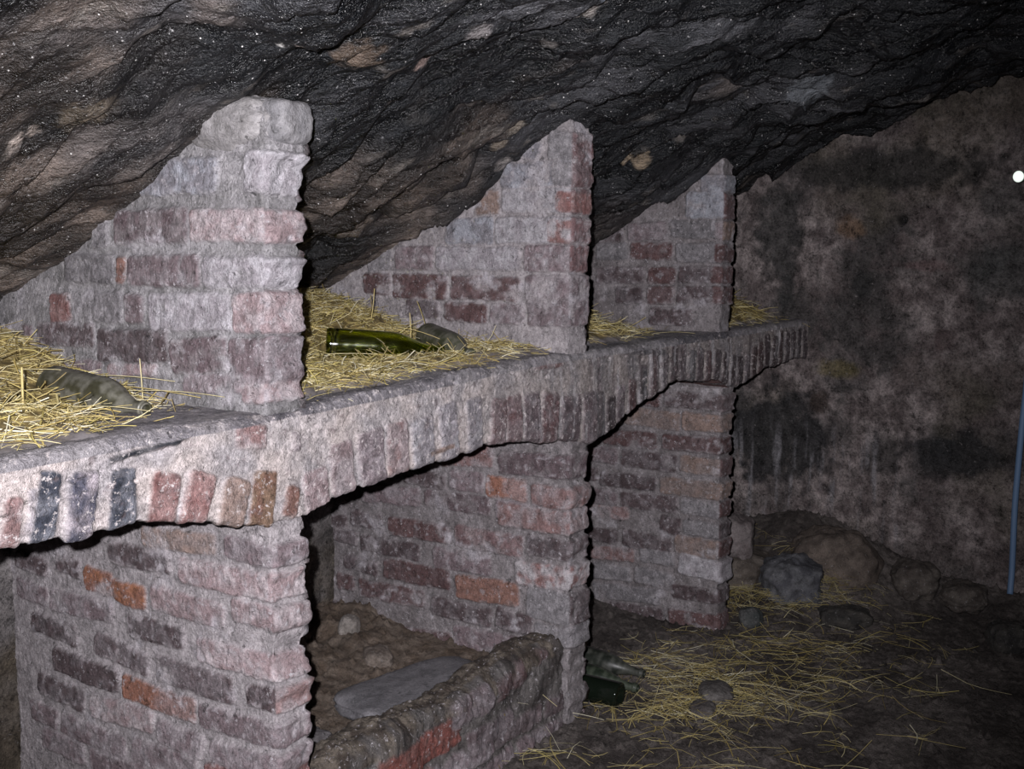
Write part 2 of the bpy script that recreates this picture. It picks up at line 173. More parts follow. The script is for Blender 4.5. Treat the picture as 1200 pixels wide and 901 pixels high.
M_lintel=vc_mat('limewashed_brick',speck=1.2,speck_scale=70.,speck_col=(.66,.60,.60),vary=.5,bump=1.,dist=.007)
M_rock=vc_mat('sooty_rock',stretch=(27,.38),glint=.22,rough=.42,spec=.5,bump=1.,fine=75.,vary=.8,speck=.02,speck_scale=75.,speck_col=(.5,.49,.5),rough_var=.25,dist=.012)  # glint dots and pale specks put wet sparkle into the colour
M_wall=vc_mat('damp_plaster',bump=1.,fine=90.,vary=.8,speck=.3,speck_scale=50.,speck_col=(.24,.22,.22),dist=.010)
M_floor=vc_mat('trodden_earth',bump=.9,fine=130.,vary=.5,speck=.3,speck_scale=75.,speck_col=(.2,.18,.17),dist=.008)
M_stone=vc_mat('rubble_stone_face',bump=.8,fine=120.,vary=.4,speck=.3,speck_scale=80.,speck_col=(.3,.29,.3),dist=.005)
M_straw=vc_mat('dry_straw',rough=.55,spec=.4,bump=.1,fine=200.,vary=.2)
M_dust=vc_mat('dusty_glass',rough=.42,spec=.5,bump=.15,fine=60.,vary=.35,dist=.002)
def glass_mat(name,col,rough=.06,trans=1.):
    m,nt,b=new_mat(name);b.inputs['Base Color'].default_value=(*col,1);b.inputs['Roughness'].default_value=rough
    b.inputs['Transmission Weight'].default_value=trans;b.inputs['IOR'].default_value=1.5
    n=nd(nt,'ShaderNodeTexNoise',Scale=30.,Detail=3.);tc=nd(nt,'ShaderNodeTexCoord');nt.links.new(tc.outputs['Object'],n.inputs['Vector'])
    r=nd(nt,'ShaderNodeMapRange');r.inputs['From Min'].default_value=.4;r.inputs['From Max'].default_value=.7;r.inputs['To Min'].default_value=rough;r.inputs['To Max'].default_value=rough+.15
    nt.links.new(n.outputs['Fac'],r.inputs['Value']);nt.links.new(r.outputs[0],b.inputs['Roughness'])
    return m
M_green=glass_mat('green_glass',(.60,.68,.14));M_black=glass_mat('black_glass',(.006,.009,.006),.1,0.)
# ---------------------------------------------------------------- bricks
TONE={'P':((.31,.235,.245),(.40,.345,.36)),'R':((.235,.12,.115),(.30,.19,.185)),'D':((.10,.075,.08),(.17,.145,.155)),
'M':((.20,.155,.168),(.28,.245,.262)),'O':((.25,.14,.115),(.20,.115,.10)),'OO':((.30,.135,.08),(.22,.11,.085)),'V':((.23,.085,.072),(.19,.10,.09)),'T':((.28,.205,.18),(.25,.20,.19)),
'B':((.045,.05,.068),(.20,.205,.24)),'W':((.42,.40,.43),(.31,.285,.31)),'G':((.20,.188,.20),(.27,.255,.27)),
'DR':((.125,.075,.076),(.16,.115,.12)),'RP':((.26,.165,.162),(.33,.27,.28)),'RO':((.31,.21,.2),(.30,.145,.105)),
'MD':((.14,.105,.115),(.22,.19,.20)),'DM':((.13,.10,.105),(.20,.165,.175)),'MR':((.19,.125,.13),(.26,.205,.21)),'RM':((.19,.115,.12),(.26,.20,.21)),
'RW':((.25,.145,.14),(.42,.39,.41)),'WB':((.34,.345,.39),(.23,.22,.245)),'BM':((.07,.07,.095),(.34,.30,.33)),'MP':((.22,.18,.195),(.33,.29,.31)),
'RT':((.21,.11,.085),(.26,.17,.12)),'K':((.025,.027,.035),(.08,.08,.09))}
def brick_field(a,z,bricks,mortar,smear=0.,seed=0.,rad=.014,edge=.006,warp=.006,lime=1.):
    """a,z: coordinates on the face; bricks: (a1,z1,a2,z2,width,tone).  Returns mask, colour, raise"""
    wa=fbm(a*14+seed,z*14,seed,3)*warp+fbm(a*45+seed,z*45,seed+3,2)*warp*.4
    wz=fbm(a*14,z*14+seed,seed+9,3)*warp+fbm(a*45,z*45+seed,seed+5,2)*warp*.4
    mask=np.zeros(a.shape);raise_=np.zeros(a.shape)
    mn=fbm(a*30,z*30,seed+2,4);fn=fbm(a*62,z*62,seed+31,3);sp=fbm(a*34,z*40,seed+37,4)
    col=mixc(mortar[0],mortar[1],sstep(-.5,.5,fbm(a*9,z*9,seed+1,4)))*(1+.22*mn[...,None]+.16*fn[...,None])
    nn=fbm(a*22,z*22,seed+20,4);r=np.random.default_rng(int(seed*10)+5)
    for (a1,z1,a2,z2,w,t) in bricks:
        cx,cz=(a1+a2)/2,(z1+z2)/2;L=math.hypot(a2-a1,z2-z1)/2;W=w/2*1.02
        ux,uz=(a2-a1)/(2*L+1e-9),(z2-z1)/(2*L+1e-9)
        j=r.random(4);sel=(np.abs(a-cx)<L+.06)&(np.abs(z-cz)<L+w+.05)
        if not sel.any():continue
        da=a[sel]-cx+wa[sel];dz=z[sel]-cz+wz[sel]
        p=da*ux+dz*uz;q=-da*uz+dz*ux
        rr=min(rad,W*.6,L*.6)
        X=np.abs(p)-(L-rr);Y=np.abs(q)-(W-rr)
        sd=np.hypot(np.maximum(X,0),np.maximum(Y,0))+np.minimum(np.maximum(X,Y),0)-rr
        m=sstep(edge*.6,-edge*.6,sd)
        c1,c2=TONE[t];k=sstep(-.35,.35,nn[sel]+(j[0]-.5)*.5)
        if t in('RO',):k=sstep(-.3,.3,-p/L+nn[sel]*.4)*1.
        bc=mixc(c1,c2,k)*(.88+.24*j[1])*(1+.22*fn[sel])[:,None]
        rim=sstep(.007,.001,np.abs(sd+.004))*sstep(.0,.35,nn[sel]+.4*fn[sel]+.3*(j[3]-.5));bc=mixc(bc,np.asarray(mortar[1])*1.15,rim*(.1 if t in('K','B','BM','OO','V') else .6)*lime)
        lb=sstep(.30,.48,sp[sel]+.15*(j[3]-.5));bc=mixc(bc,(.43,.40,.43),lb*(0. if t in('K','V') else .5)*lime)
        cur=col[sel];col[sel]=cur*(1-m[:,None])+bc*m[:,None]
        rs=raise_[sel];raise_[sel]=np.where(m>mask[sel],(j[2]-.4)*.9,rs);mask[sel]=np.maximum(mask[sel],m)
    if smear>0:
        s=sstep(.25-smear,.55-smear,fbm(a*7,z*9,seed+40,5)+.15*fbm(a*50,z*50,seed,2))*.8
        limec=mixc(mortar[1],(.50,.47,.51),sstep(-.2,.5,fbm(a*16,z*16,seed+60,3)))
        col=col*(1-s[...,None])+limec*s[...,None];mask=mask*(1-s*.55)
    return mask,col,raise_
MORT=((.30,.275,.285),(.40,.365,.38))
MORT_W=((.40,.37,.385),(.56,.49,.475))
MORT_U=((.215,.207,.212),(.34,.325,.34))
MORT_D=((.19,.17,.175),(.28,.255,.265))
def partition(name,X0,X1,Yb,Yf,zlo,zhi,bricks,seed,mortar,smear,label,bulge=0.,fine=.0042,rag=.012,lean=0.):
    """a half-brick wall standing on end towards the aisle: near side, rounded nose, far side"""
    r=.014;zs=np.arange(zlo,zhi+fine,fine)
    ys=np.arange(Yb,Yf+r,-fine);
    P=[];N=[];side=[];A=[]
    for y in ys:P.append((X0,y));N.append((-1,0));side.append(0);A.append(y)
    for k in range(1,5):
        t=k/5*math.pi/2;P.append((X0+r-r*math.cos(t),Yf+r-r*math.sin(t)));N.append((-math.cos(t),-math.sin(t)));side.append(0 if k<3 else 1);A.append(Yf if k<3 else X0)
    for x in np.arange(X0+r,X1-r+1e-6,(X1-X0-2*r)/round((X1-X0-2*r)/fine)):P.append((x,Yf));N.append((0,-1));side.append(1);A.append(x)
    for k in range(1,5):
        t=k/5*math.pi/2;P.append((X1-r+r*math.sin(t),Yf+r-r*math.cos(t)));N.append((math.sin(t),-math.cos(t)));side.append(1 if k<4 else 2);A.append(X1 if k<4 else Yf)
    for y in np.arange(Yf+r,Yb,.012):P.append((X1,y));N.append((1,0));side.append(2);A.append(y)
    P=np.array(P);N=np.array(N,float);side=np.array(side);A=np.array(A)
    AA,ZZ=np.meshgrid(A,zs);n,m=AA.shape
    # bricks on the near side, stretched to the nose where they end there
    left=[];front=[];rr=random.Random(int(seed*7))
    for (a1,z1,a2,z2,h,t) in bricks:
        f=min(a1,a2)
        if f<Yf+.10:
            if a2<a1:a2=Yf-.05
            else:a1=Yf-.05
            t2=t if rr.random()<(.2 if seed==5. else .55) else rr.choice((['RM','DR','MR','M'] if seed==5. else ['RP','R','M','P']) if mortar is not MORT_D else ['DR','M','D','T'])
            zc=z2
            front.append((X0-.05,zc,X1+.02+rr.uniform(-.012,.01),zc+rr.uniform(-.006,.004),h*rr.uniform(.95,1.04),t2))
        left.append((a1,z1,a2,z2,h,t))
    far=[];z=zlo+.04;k=0
    while z<zhi:
        y=Yf-.04 if k%2 else Yf-.16
        while y<Yb:
            far.append((y+.008,z,y+.25,z,.06,rr.choice(['M','D','P','RP','G'])));y+=.262
        z+=.084;k+=1
    mask=np.zeros((n,m));col=np.zeros((n,m,3));rs=np.zeros((n,m))
    for sd,bl in ((0,left),(1,front),(2,far)):
        c=side==sd
        mk,cl,ra=brick_field(AA[:,c],ZZ[:,c],bl,mortar,smear,seed+sd*3.3)
        mask[:,c]=mk;col[:,c]=cl;rs[:,c]=ra
    px=np.broadcast_to(P[:,0],(n,m));py=np.broadcast_to(P[:,1],(n,m))
    low=fbm(px*3+seed,py*3,ZZ*3,3)*.012;mid=fbm(px*18,py*18,ZZ*18+seed,3)*.003;fi=fbm(px*90,py*90,ZZ*90+seed,3)*.0028
    d=low+mid+fi+mask*(.0045+rs*.006)-(1-mask)*.003
    nose=np.broadcast_to((side==1)|(np.abs(P[:,0]-X1)<.03)&(P[:,1]<Yf+.05),(n,m))
    cour=fbm(ZZ*13+seed,0*ZZ,seed,3)*rag*1.5
    d=d+np.where(nose,cour+mask*rag*.55-.35*rag,0)
    X=px+N[:,0]*d;Y=py+N[:,1]*d
    X=X+bulge*sstep(zlo,zlo+.35,ZZ)+lean*(ZZ-zlo)
    o=grid_mesh(name,np.stack([X,Y,np.broadcast_to(ZZ,(n,m))],-1),M_brick,col,flip=False)
    set_origin(o,((X0+X1)/2,Yf,zlo))
    return tag(o,label,'brick partition')
P1,P2,P3=(1.70,1.81),(2.975,3.095),(4.125,4.24)
partition('brick_pier',*P1,2.86,1.82,-.08,.90,TB['p1l'],1.,MORT,.10,'lower brick pier nearest the camera, with a bright orange brick, under the shelf',0.)
partition('brick_pier',*P2,2.86,1.82,-.08,.905,TB['p2l'],2.,MORT_D,.05,'lower brick pier that the low kerb wall runs up against',0.)
partition('brick_pier',*P3,2.86,1.815,-.08,.96,TB['p3l'],3.,MORT_D,.03,'lower brick pier nearest the end wall, its base in loose straw',0.)
UP1=partition('brick_partition',P1[0]-.005,P1[1]+.0,2.95,1.83,1.09,1.80,TB['p1u'],4.,MORT_U,.05,'pale limewashed upper partition with rough stone on top, nearest the camera',0.,rag=.022,lean=.035)
partition('brick_partition',P2[0],P2[1],2.90,1.83,1.13,1.93,TB['p2u'],5.,MORT,.10,'middle upper partition, white at the top and red brick at its edge, beside the green bottle',0.,rag=.008,lean=.02)
partition('brick_partition',P3[0],P3[1],2.90,1.83,1.13,1.885,TB['p3u'],6.,MORT_D,.06,'dim upper partition of dark red bricks, last before the end wall',0.,rag=.008,lean=.02)
# ---------------------------------------------------------------- arched shelf
IX=[-.6,.1,.60,.72,1.064,1.233,1.347,1.50,1.70,1.81,1.93,2.05,2.18,2.54,2.80,2.967,3.09,3.25,3.44,3.62,3.72,3.95,4.12,4.25,4.40,4.60,4.93,5.12]
IZ=[.89,.93,.89,.90,.972,.953,.957,.936,.885,.884,.905,.925,.932,.956,.93,.912,.886,.915,.975,1.015,1.035,1.01,1.0,.955,.975,1.01,1.024,1.012]
TX=[-.6,1.072,1.78,2.2,2.83,4.24,5.12];TZ=[1.11,1.124,1.141,1.155,1.182,1.187,1.197]
xs=np.arange(-.3,5.135,.0046);YF=1.82
zi=np.interp(xs,IX,IZ);zt=np.interp(xs,TX,TZ)
zi=zi+fbm(xs*9,0*xs,3.,3)*.006+np.abs(((xs/.083)%1)-.5)*.006
path=[] # (segment, t)
for t in np.linspace(1,0,46)[:-1]:path.append((0,t))      # top, back to front
for t in np.linspace(0,1,8):path.append((1,t))           # rounded front top edge
for t in np.linspace(0,1,64)[1:-1]:path.append((2,t))     # front face downwards
for t in np.linspace(0,1,5):path.append((3,t))
for t in np.linspace(0,1,22)[1:]:path.append((4,t))
r=.022;r2=.010;m=len(path);n=len(xs)
Yp=np.zeros((n,m));Zp=np.zeros((n,m));NY=np.zeros(m);NZ=np.zeros(m);seg=np.array([p[0] for p in path])
for j,(s,t) in enumerate(path):
    if s==0:Yp[:,j]=YF+r+(2.90-YF-r)*t**1.6;Zp[:,j]=zt;NZ[j]=1
    elif s==1:
        a=t*math.pi/2;Yp[:,j]=YF+r-r*math.sin(a);Zp[:,j]=zt-r+r*math.cos(a);NY[j]=-math.sin(a);NZ[j]=math.cos(a)
    elif s==2:Yp[:,j]=YF;Zp[:,j]=(zt-r)+((zi+r2)-(zt-r))*t;NY[j]=-1
    elif s==3:
        a=t*math.pi/2;Yp[:,j]=YF+r2-r2*math.cos(a);Zp[:,j]=zi+r2-r2*math.sin(a);NY[j]=-math.cos(a);NZ[j]=-math.sin(a)
    else:Yp[:,j]=YF+r2+(2.88-YF-r2)*t**1.5;Zp[:,j]=zi;NZ[j]=-1
XX=np.broadcast_to(xs[:,None],(n,m))
vs=[b for b in TB['lin']];rr=random.Random(5)
for x in list(np.arange(-.3,1.07,.088)):
    vs.append((x+rr.uniform(-.01,.01),1.06,x,.9,.062,rr.choice(['R','RP','M','P'])))
x=3.0
while x<5.1:
    zz=float(np.interp(x,IX,IZ));w=rr.uniform(.048,.06)
    if x>3.14:vs.append((x+rr.uniform(-.006,.006),zz+rr.uniform(.11,.15),x,zz-.02,w,rr.choice(['M','MD','RM','D','MP','G'] if x<4.3 else ['DR','M','D'])))
    x+=rr.uniform(.072,.082)
vs.append((1.288,1.092,1.46,1.108,.011,'K'));vs.append((1.46,1.108,1.50,1.122,.008,'K'))
vs.append((2.0,1.148,2.12,1.15,.006,'K'));vs.append((2.32,1.155,2.42,1.158,.007,'K'));vs.append((3.3,1.17,3.62,1.14,.02,'G'))
vs.append((2.262,.962,2.36,.976,.012,'T'))
vs=[(a,b,c,(d if w<.03 or t=='O' or t in('B','BM') and False else min(d,float(np.interp(c,IX,IZ))-.012) if abs(b-d)>.04 else d),w,t) for (a,b,c,d,w,t) in vs]
front=(seg==2)|(seg==1)|(seg==3)
mask,col,rs=brick_field(XX,np.where(front[None,:],Zp,Zp),vs,MORT_W,.0,8.,rad=.012,warp=.005,lime=.45)
# the face greys and grows drip-streaked further along
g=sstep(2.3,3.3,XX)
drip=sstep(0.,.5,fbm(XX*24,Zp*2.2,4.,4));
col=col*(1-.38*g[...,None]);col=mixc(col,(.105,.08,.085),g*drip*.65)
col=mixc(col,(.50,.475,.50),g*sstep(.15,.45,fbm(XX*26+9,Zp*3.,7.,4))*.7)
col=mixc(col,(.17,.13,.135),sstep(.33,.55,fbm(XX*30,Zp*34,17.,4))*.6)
topc=mixc((.235,.22,.24),(.32,.30,.315),sstep(-.4,.4,fbm(XX*5,Yp*8,2.,4)))
topc=mixc(topc,(.09,.085,.10),sstep(.12,.4,fbm(XX*2.5,Yp*20,6.,4))*.75)
edge=np.where(seg==0,1.,np.where(seg==1,.75,0.))[None,:]*np.ones((n,1))
edgen=sstep(.3,.7,edge+.45*fbm(XX*11,Zp*11,3.,3));col=mixc(col,topc,np.where(front[None,:],edgen*(seg[None,:]==1),1.)*np.where(seg[None,:]<=1,1.,0.))
under=(seg==4)[None,:]*np.ones((n,1));ub=sstep(.06,.16,np.abs(((XX/.083)%1)-.5));col=mixc(col,mixc(MORT_D[0],(.22,.13,.125),ub),under)
d=fbm(XX*3,Yp*3,Zp*3,3)*.012+fbm(XX*14,Yp*14,Zp*14,3)*.0035+fbm(XX*85,Yp*85,Zp*85,3)*.0030
fm=np.where(front,1.,0.)[None,:]
d=d+fm*(mask*(.004+rs*.006)-(1-mask)*.002)
pit=sstep(.42,.6,fbm(XX*38,Zp*38,11.,2));d=d-fm*pit*.008*(Zp>1.03)
d=np.where((seg==0)[None,:],d*.8,d)
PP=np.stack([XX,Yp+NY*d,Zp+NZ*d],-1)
shelf=empty('arched_brick_shelf',(2.5,YF,.9))
tag(shelf,'long brick shelf on shallow arches, carrying straw and bottles','shelf')
def sl(name,i0,i1,j0,j1,label=None):
    Q=PP[i0:i1+1,j0:j1+1]-np.array([2.5,YF,.9]);o=grid_mesh(name,Q,M_lintel,col[i0:i1+1,j0:j1+1],shelf,flip=True)
    if label:o['label']=label
j_top=45+7
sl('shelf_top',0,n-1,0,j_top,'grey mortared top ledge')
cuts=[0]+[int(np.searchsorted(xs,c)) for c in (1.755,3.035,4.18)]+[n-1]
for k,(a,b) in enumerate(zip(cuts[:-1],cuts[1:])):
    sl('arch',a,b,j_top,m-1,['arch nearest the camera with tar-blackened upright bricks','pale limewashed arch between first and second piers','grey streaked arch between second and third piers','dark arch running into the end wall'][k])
# ---------------------------------------------------------------- rock ceiling
CY=[-2.2,-2.0,-1.6,-1.0,-.3,.4,.9,1.32,1.60,1.80,2.06,2.28,2.55,2.85,3.15,3.5]
CZ=[-.3,.6,1.4,1.95,2.2,2.24,2.17,2.07,1.99,1.92,1.77,1.63,1.51,1.38,1.20,.95]
CXX=[-2,1.2,1.7,2.3,2.94,3.5,4.04,4.6,5.1];CXD=[-.06,-.06,-.035,0,.005,-.01,-.035,.03,.085]
def ceil_base(x,y):return np.interp(y,CY,CZ)+np.interp(x,CXX,CXD)
def ceil_disp(x,y):
    th=math.radians(27);al=-y*math.cos(th)+x*math.sin(th);ac=x*math.cos(th)+y*math.sin(th)
    w1=fbm(x*1.3,y*1.3,1.,3);w2=fbm(x*3.1,y*3.1,5.,3)
    q=ac*3.3+al*.55+w1*1.5+w2*.5;f=q-np.floor(q);cell=np.floor(q)
    hh=(np.sin(cell*12.9898)*43758.5453)%1
    led=np.where(f<.82,f/.82,(1-f)/.18)           # slow rise, sudden step: bedding ledges
    amp=.02+.045*hh
    d=-(led*amp)
    q2=ac*9.5-al*1.4+w2*1.8+w1;f2=q2-np.floor(q2);d=d-np.where(f2<.8,f2/.8,(1-f2)/.2)*.017*(.5+hh)
    d=d+fbm(x*2.2,y*2.2,9.,3)*.06+ridged(ac*6,al*2.4,3.,5)*.026+ridged(ac*22,al*8,8.,4)*.012+fbm(x*55,y*55,2.,3)*.006
    return d+.02,hh,led
def vis(a,b,lo,hi,fin,crs):
    L=list(np.arange(a,lo,crs))+list(np.arange(lo,hi,fin))+list(np.arange(hi,b+crs*.5,crs));return np.array(L)
gx=vis(-1.6,5.25,1.,5.26,.0088,.03);gy=vis(-2.2,3.5,.45,3.0,.0088,.025)
GX,GY=np.meshgrid(gx,gy,indexing='ij')
dd,hh,led=ceil_disp(GX,GY)
flat=1.-.75*(np.exp(-((GX-1.75)/.07)**2)+np.exp(-((GX-3.03)/.06)**2)+np.exp(-((GX-4.18)/.06)**2))*sstep(1.72,1.80,GY)
GZ=ceil_base(GX,GY)+dd*flat
al=GX*.45-GY*.89;ac=GX*.89+GY*.45
n1=fbm(ac*5,al*1.8,1.,5);n2=fbm(ac*11,al*4,13.,4);n3=fbm(GX*2.1,GY*2.1,21.,4)
cc=mixc((.006,.007,.009),(.048,.048,.054),sstep(-.15,.6,n1+.35*n2))
brown=sstep(1.85,2.3,GY+.35*n3-.25*sstep(2.4,3.2,GX)+.12*sstep(1.9,1.4,GX))*.85+sstep(.3,.6,n3+.2*n2)*.35
cc=mixc(cc,mixc((.024,.018,.015),(.16,.125,.105),sstep(-.25,.5,n2+.5*n1)),np.clip(brown,0,1))
cc=mixc(cc,(.17,.15,.135),sstep(.36,.6,fbm(ac*16,al*7,43.,4)+.25*n1)*.6)
cc=mixc(cc,(.15,.15,.165),sstep(.25,.55,fbm(ac*4,al*1.5,47.,4))*sstep(1.9,1.5,GY)*.6)
cc=mixc(cc,(.005,.006,.008),sstep(.0,.4,fbm(ac*3,al*1.2,31.,3))*.85)
for (bx,by,rx,c) in CB:
    e=np.hypot((GX-bx),(GY-by))/rx+.45*fbm(GX*40,GY*40,5.,3);cc=mixc(cc,c,sstep(1.,.7,e)*.85)
ceil=grid_mesh('ceiling',np.stack([GX,GY,GZ],-1),M_rock,cc,flip=True);ceil['kind']='structure'
# ---------------------------------------------------------------- end wall
gy=vis(-2.1,3.2,.6,2.4,.0085,.04);gz=np.arange(-.25,2.35,.0095)
GY,GZ=np.meshgrid(gy,gz,indexing='ij')
d=fbm(GY*2,GZ*2,3.,4)*.05+fbm(GY*9,GZ*9,5.,4)*.014+fbm(GY*40,GZ*40,7.,3)*.005
a1=fbm(GY*2.2,GZ*2.2,11.,5);a2=fbm(GY*7,GZ*7,15.,5);a3=fbm(GY*1.2,GZ*1.2,19.,3);a4=fbm(GY*24,GZ*24,23.,4)
cc=mixc((.12,.098,.097),(.285,.245,.24),sstep(-.4,.5,a2+.7*a4))
cc=mixc(cc,(.04,.038,.038),sstep(.0,.45,a1+.4*a2+.3*a4)*.85)
cc=mixc(cc,(.10,.085,.06),sstep(.1,.45,a3+.2*a2)*.5)
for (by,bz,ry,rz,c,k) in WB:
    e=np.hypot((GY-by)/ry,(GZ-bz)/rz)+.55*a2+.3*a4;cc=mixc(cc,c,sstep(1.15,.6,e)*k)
dr=sstep(.1,.45,fbm(GY*30,GZ*2.5,4.,4))*sstep(.35,.1,np.abs(GZ-.42))*sstep(1.25,1.4,GY);cc=mixc(cc,(.27,.26,.28),dr*.6)
hole=np.exp(-(np.hypot(GY-1.405,GZ-1.653)/.02)**4);d=d+hole*.06;cc=mixc(cc,(.02,.02,.02),np.clip(hole,0,1))  # carved pit, with the shade inside it also painted near-black
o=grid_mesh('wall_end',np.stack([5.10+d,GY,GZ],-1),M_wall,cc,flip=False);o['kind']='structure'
# ---------------------------------------------------------------- wall behind the bins
gx=np.arange(-.6,5.2,.014);gz=np.arange(-.15,1.3,.014);GX,GZ=np.meshgrid(gx,gz,indexing='ij')
d=fbm(GX*4,GZ*4,3.,4)*.03+ridged(GX*9,GZ*11,5.,3)*.016
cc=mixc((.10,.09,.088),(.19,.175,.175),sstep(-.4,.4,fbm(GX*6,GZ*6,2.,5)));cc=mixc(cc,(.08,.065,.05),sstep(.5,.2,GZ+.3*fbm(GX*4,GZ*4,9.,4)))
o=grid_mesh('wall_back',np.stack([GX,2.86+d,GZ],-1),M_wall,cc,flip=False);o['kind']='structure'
# ---------------------------------------------------------------- earth floor
def floor_z(x,y):
    z=-.045+fbm(x*1.5,y*1.5,2.,3)*.02+.02*sstep(1.6,2.6,y)
    ins=sstep(1.84,1.92,y)*sstep(1.72,1.78,x)*sstep(3.06,3.0,x);z=z+ins*.165
    ins0=sstep(1.86,2.4,y)*sstep(1.78,1.74,x);z=z+ins0*.03
    rub=sstep(2.2,2.8,y)*sstep(1.75,1.8,x)*sstep(3.05,2.98,x);z=z+rub*(.06+.05*fbm(x*8,y*8,3.,3))
    z=z+.23*np.exp(-(((x-5.05)/.45)**2+((y-1.80)/.42)**2))+.10*sstep(4.75,5.1,x)
    z=z+.06*sstep(2.1,2.8,y)*sstep(3.1,3.2,x)
    return z
gx=vis(-1.6,5.2,1.3,5.21,.0095,.05);gy=vis(-2.1,2.95,.3,2.95,.0095,.022);GX,GY=np.meshgrid(gx,gy,indexing='ij')
z=floor_z(GX,GY)+fbm(GX*7,GY*7,4.,4)*.010+fbm(GX*35,GY*35,6.,3)*.005+np.maximum(fbm(GX*55,GY*55,16.,2)-.25,0)*.04+np.maximum(fbm(GX*22,GY*22,17.,2)-.3,0)*.03
b=fbm(GX*3,GY*3,12.,5);b2=fbm(GX*16,GY*16,14.,4)
cc=mixc((.058,.049,.046),(.145,.126,.118),sstep(-.4,.4,b+.5*b2+.5*fbm(GX*50,GY*50,24.,3)));cc=mixc(cc,(.05,.042,.04),sstep(.15,.5,fbm(GX*1.6,GY*1.6,22.,4))*.6)
ins=sstep(1.84,1.92,GY)*sstep(3.06,3.0,GX);cc=mixc(cc,mixc((.13,.095,.07),(.19,.15,.12),sstep(-.4,.4,b2)),ins*.8)
o=grid_mesh('floor',np.stack([GX,GY,z],-1),M_floor,cc,flip=False);o['kind']='structure'
# ---------------------------------------------------------------- low kerb wall of the first bin
n=300;ts=np.linspace(0,1,n);kx=1.83+(2.965-1.83)*ts
pth=[]
for t in np.linspace(0,1,36)[:-1]:pth.append((0,-.10+.34*t,0))    # front, up
for t in np.linspace(0,1,8)[:-1]:pth.append((1,t,0))
for t in np.linspace(0,1,26)[:-1]:pth.append((2,t,0))
for t in np.linspace(0,1,8)[:-1]:pth.append((3,t,0))
for t in np.linspace(1,0,16):pth.append((4,.05+.19*t,0))
m=len(pth);Yk=np.zeros((n,m));Zk=np.zeros((n,m));ny=np.zeros(m);nz=np.zeros(m);seg=np.array([p[0] for p in pth])
yf=1.838;yb=1.975;top=.258+.008*np.sin(kx*7)-.02*sstep(2.4,2.0,kx)
for j,(s,t,_) in enumerate(pth):
    R=.048
    if s==0:Yk[:,j]=yf;Zk[:,j]=-.10+(top-R+.10)*((t+.10)/.34);ny[j]=-1
    elif s==1:a=t*math.pi/2;Yk[:,j]=yf+R-R*math.cos(a);Zk[:,j]=top-R+R*math.sin(a);ny[j]=-math.cos(a);nz[j]=math.sin(a)
    elif s==2:Yk[:,j]=yf+R+(yb-yf-2*R)*t;Zk[:,j]=top;nz[j]=1
    elif s==3:a=t*math.pi/2;Yk[:,j]=yb-R+R*math.sin(a);Zk[:,j]=top-R+R*math.cos(a);ny[j]=math.sin(a);nz[j]=math.cos(a)
    else:Yk[:,j]=yb;Zk[:,j]=.05+(top-R-.05)*((t-.05)/.19);ny[j]=1
KX=np.broadcast_to(kx[:,None],(n,m));bl=[]
for row,zc in enumerate((-.03,.05,.13,.205)):
    x=1.70+(.13 if row%2 else 0)
    while x<2.98:
        L=rr.uniform(.2,.26);bl.append((x,zc,x+L,zc+rr.uniform(-.006,.006),.062,rr.choice(['DM','D','M','DR'])));x+=L+.018
bl=[b for b in bl if not(b[1]>.11 and b[0]<2.95)]+[(2.05,.145,2.42,.15,.085,'V'),(2.1,.05,2.3,.05,.07,'R'),(2.44,.09,2.68,.09,.07,'D'),(2.38,.195,2.56,.20,.075,'D'),(2.58,.2,2.75,.205,.06,'DR'),(2.70,.235,2.90,.24,.03,'DR')]
mk,cl,ra=brick_field(KX,Zk,bl,((.06,.052,.05),(.15,.138,.135)),.0,12.,lime=.5,warp=.010)
tc=mixc((.055,.043,.036),(.16,.135,.112),sstep(-.4,.4,fbm(KX*14,Yk*20,3.,4)+.5*fbm(KX*45,Yk*45,8.,3)));isT=np.where(seg==0,0.,1.)[None,:]*np.ones((n,1))
isT=np.where((seg==1)[None,:],sstep(-.1,.3,fbm(KX*12,Yk*12,Zk*9,3)),isT);cl=mixc(cl,tc,isT)
d=fbm(KX*4,Yk*4,Zk*4,3)*.03+fbm(KX*13,Yk*13,Zk*13+5,4)*.011+ridged(KX*22,Yk*22,Zk*22,4)*.006+fbm(KX*60,Yk*60,Zk*60,3)*.006+mk*.008*(1-isT)
o=grid_mesh('brick_kerb',np.stack([KX,Yk+ny*d,Zk+nz*d],-1),M_brick,cl,flip=False);set_origin(o,(2.4,1.9,0))
tag(o,'low broken brick kerb wall closing the bin between first and second piers','kerb wall')
# ---------------------------------------------------------------- stones
def sphere_pts(n,m):
    th=np.linspace(0,math.pi,n)[:,None];ph=np.linspace(0,2*math.pi,m,endpoint=False)[None,:]
    return np.stack([np.sin(th)*np.cos(ph),np.sin(th)*np.sin(ph),np.cos(th)*np.ones_like(ph)],-1)
def stone(loc,size,rot,label,c1,c2,seed,box=3.5,rough=.12,group=None,name='stone',cat='stone',res=44,tilt=(0,0)):
    q=sphere_pts(res,res*2);k=(np.abs(q)**box).sum(-1)**(-1/box);q=q*k[...,None]
    nz_=fbm(q[...,0]*1.4+seed,q[...,1]*1.4,q[...,2]*1.4,3)*rough+fbm(q[...,0]*5+seed,q[...,1]*5,q[...,2]*5,4)*rough*.35
    q=q*(1+nz_[...,None])*np.array(size)/2
    cc=mixc(c1,c2,sstep(-.4,.4,fbm(q[...,0]*18+seed,q[...,1]*18,q[...,2]*18,4)))
    o=grid_mesh(name,q,M_stone,cc,flip=True,wrap=True);o.location=loc;o.rotation_euler=(tilt[0],tilt[1],rot)
    return tag(o,label,cat,group)
st=stone
for a in STONES:stone(*a)
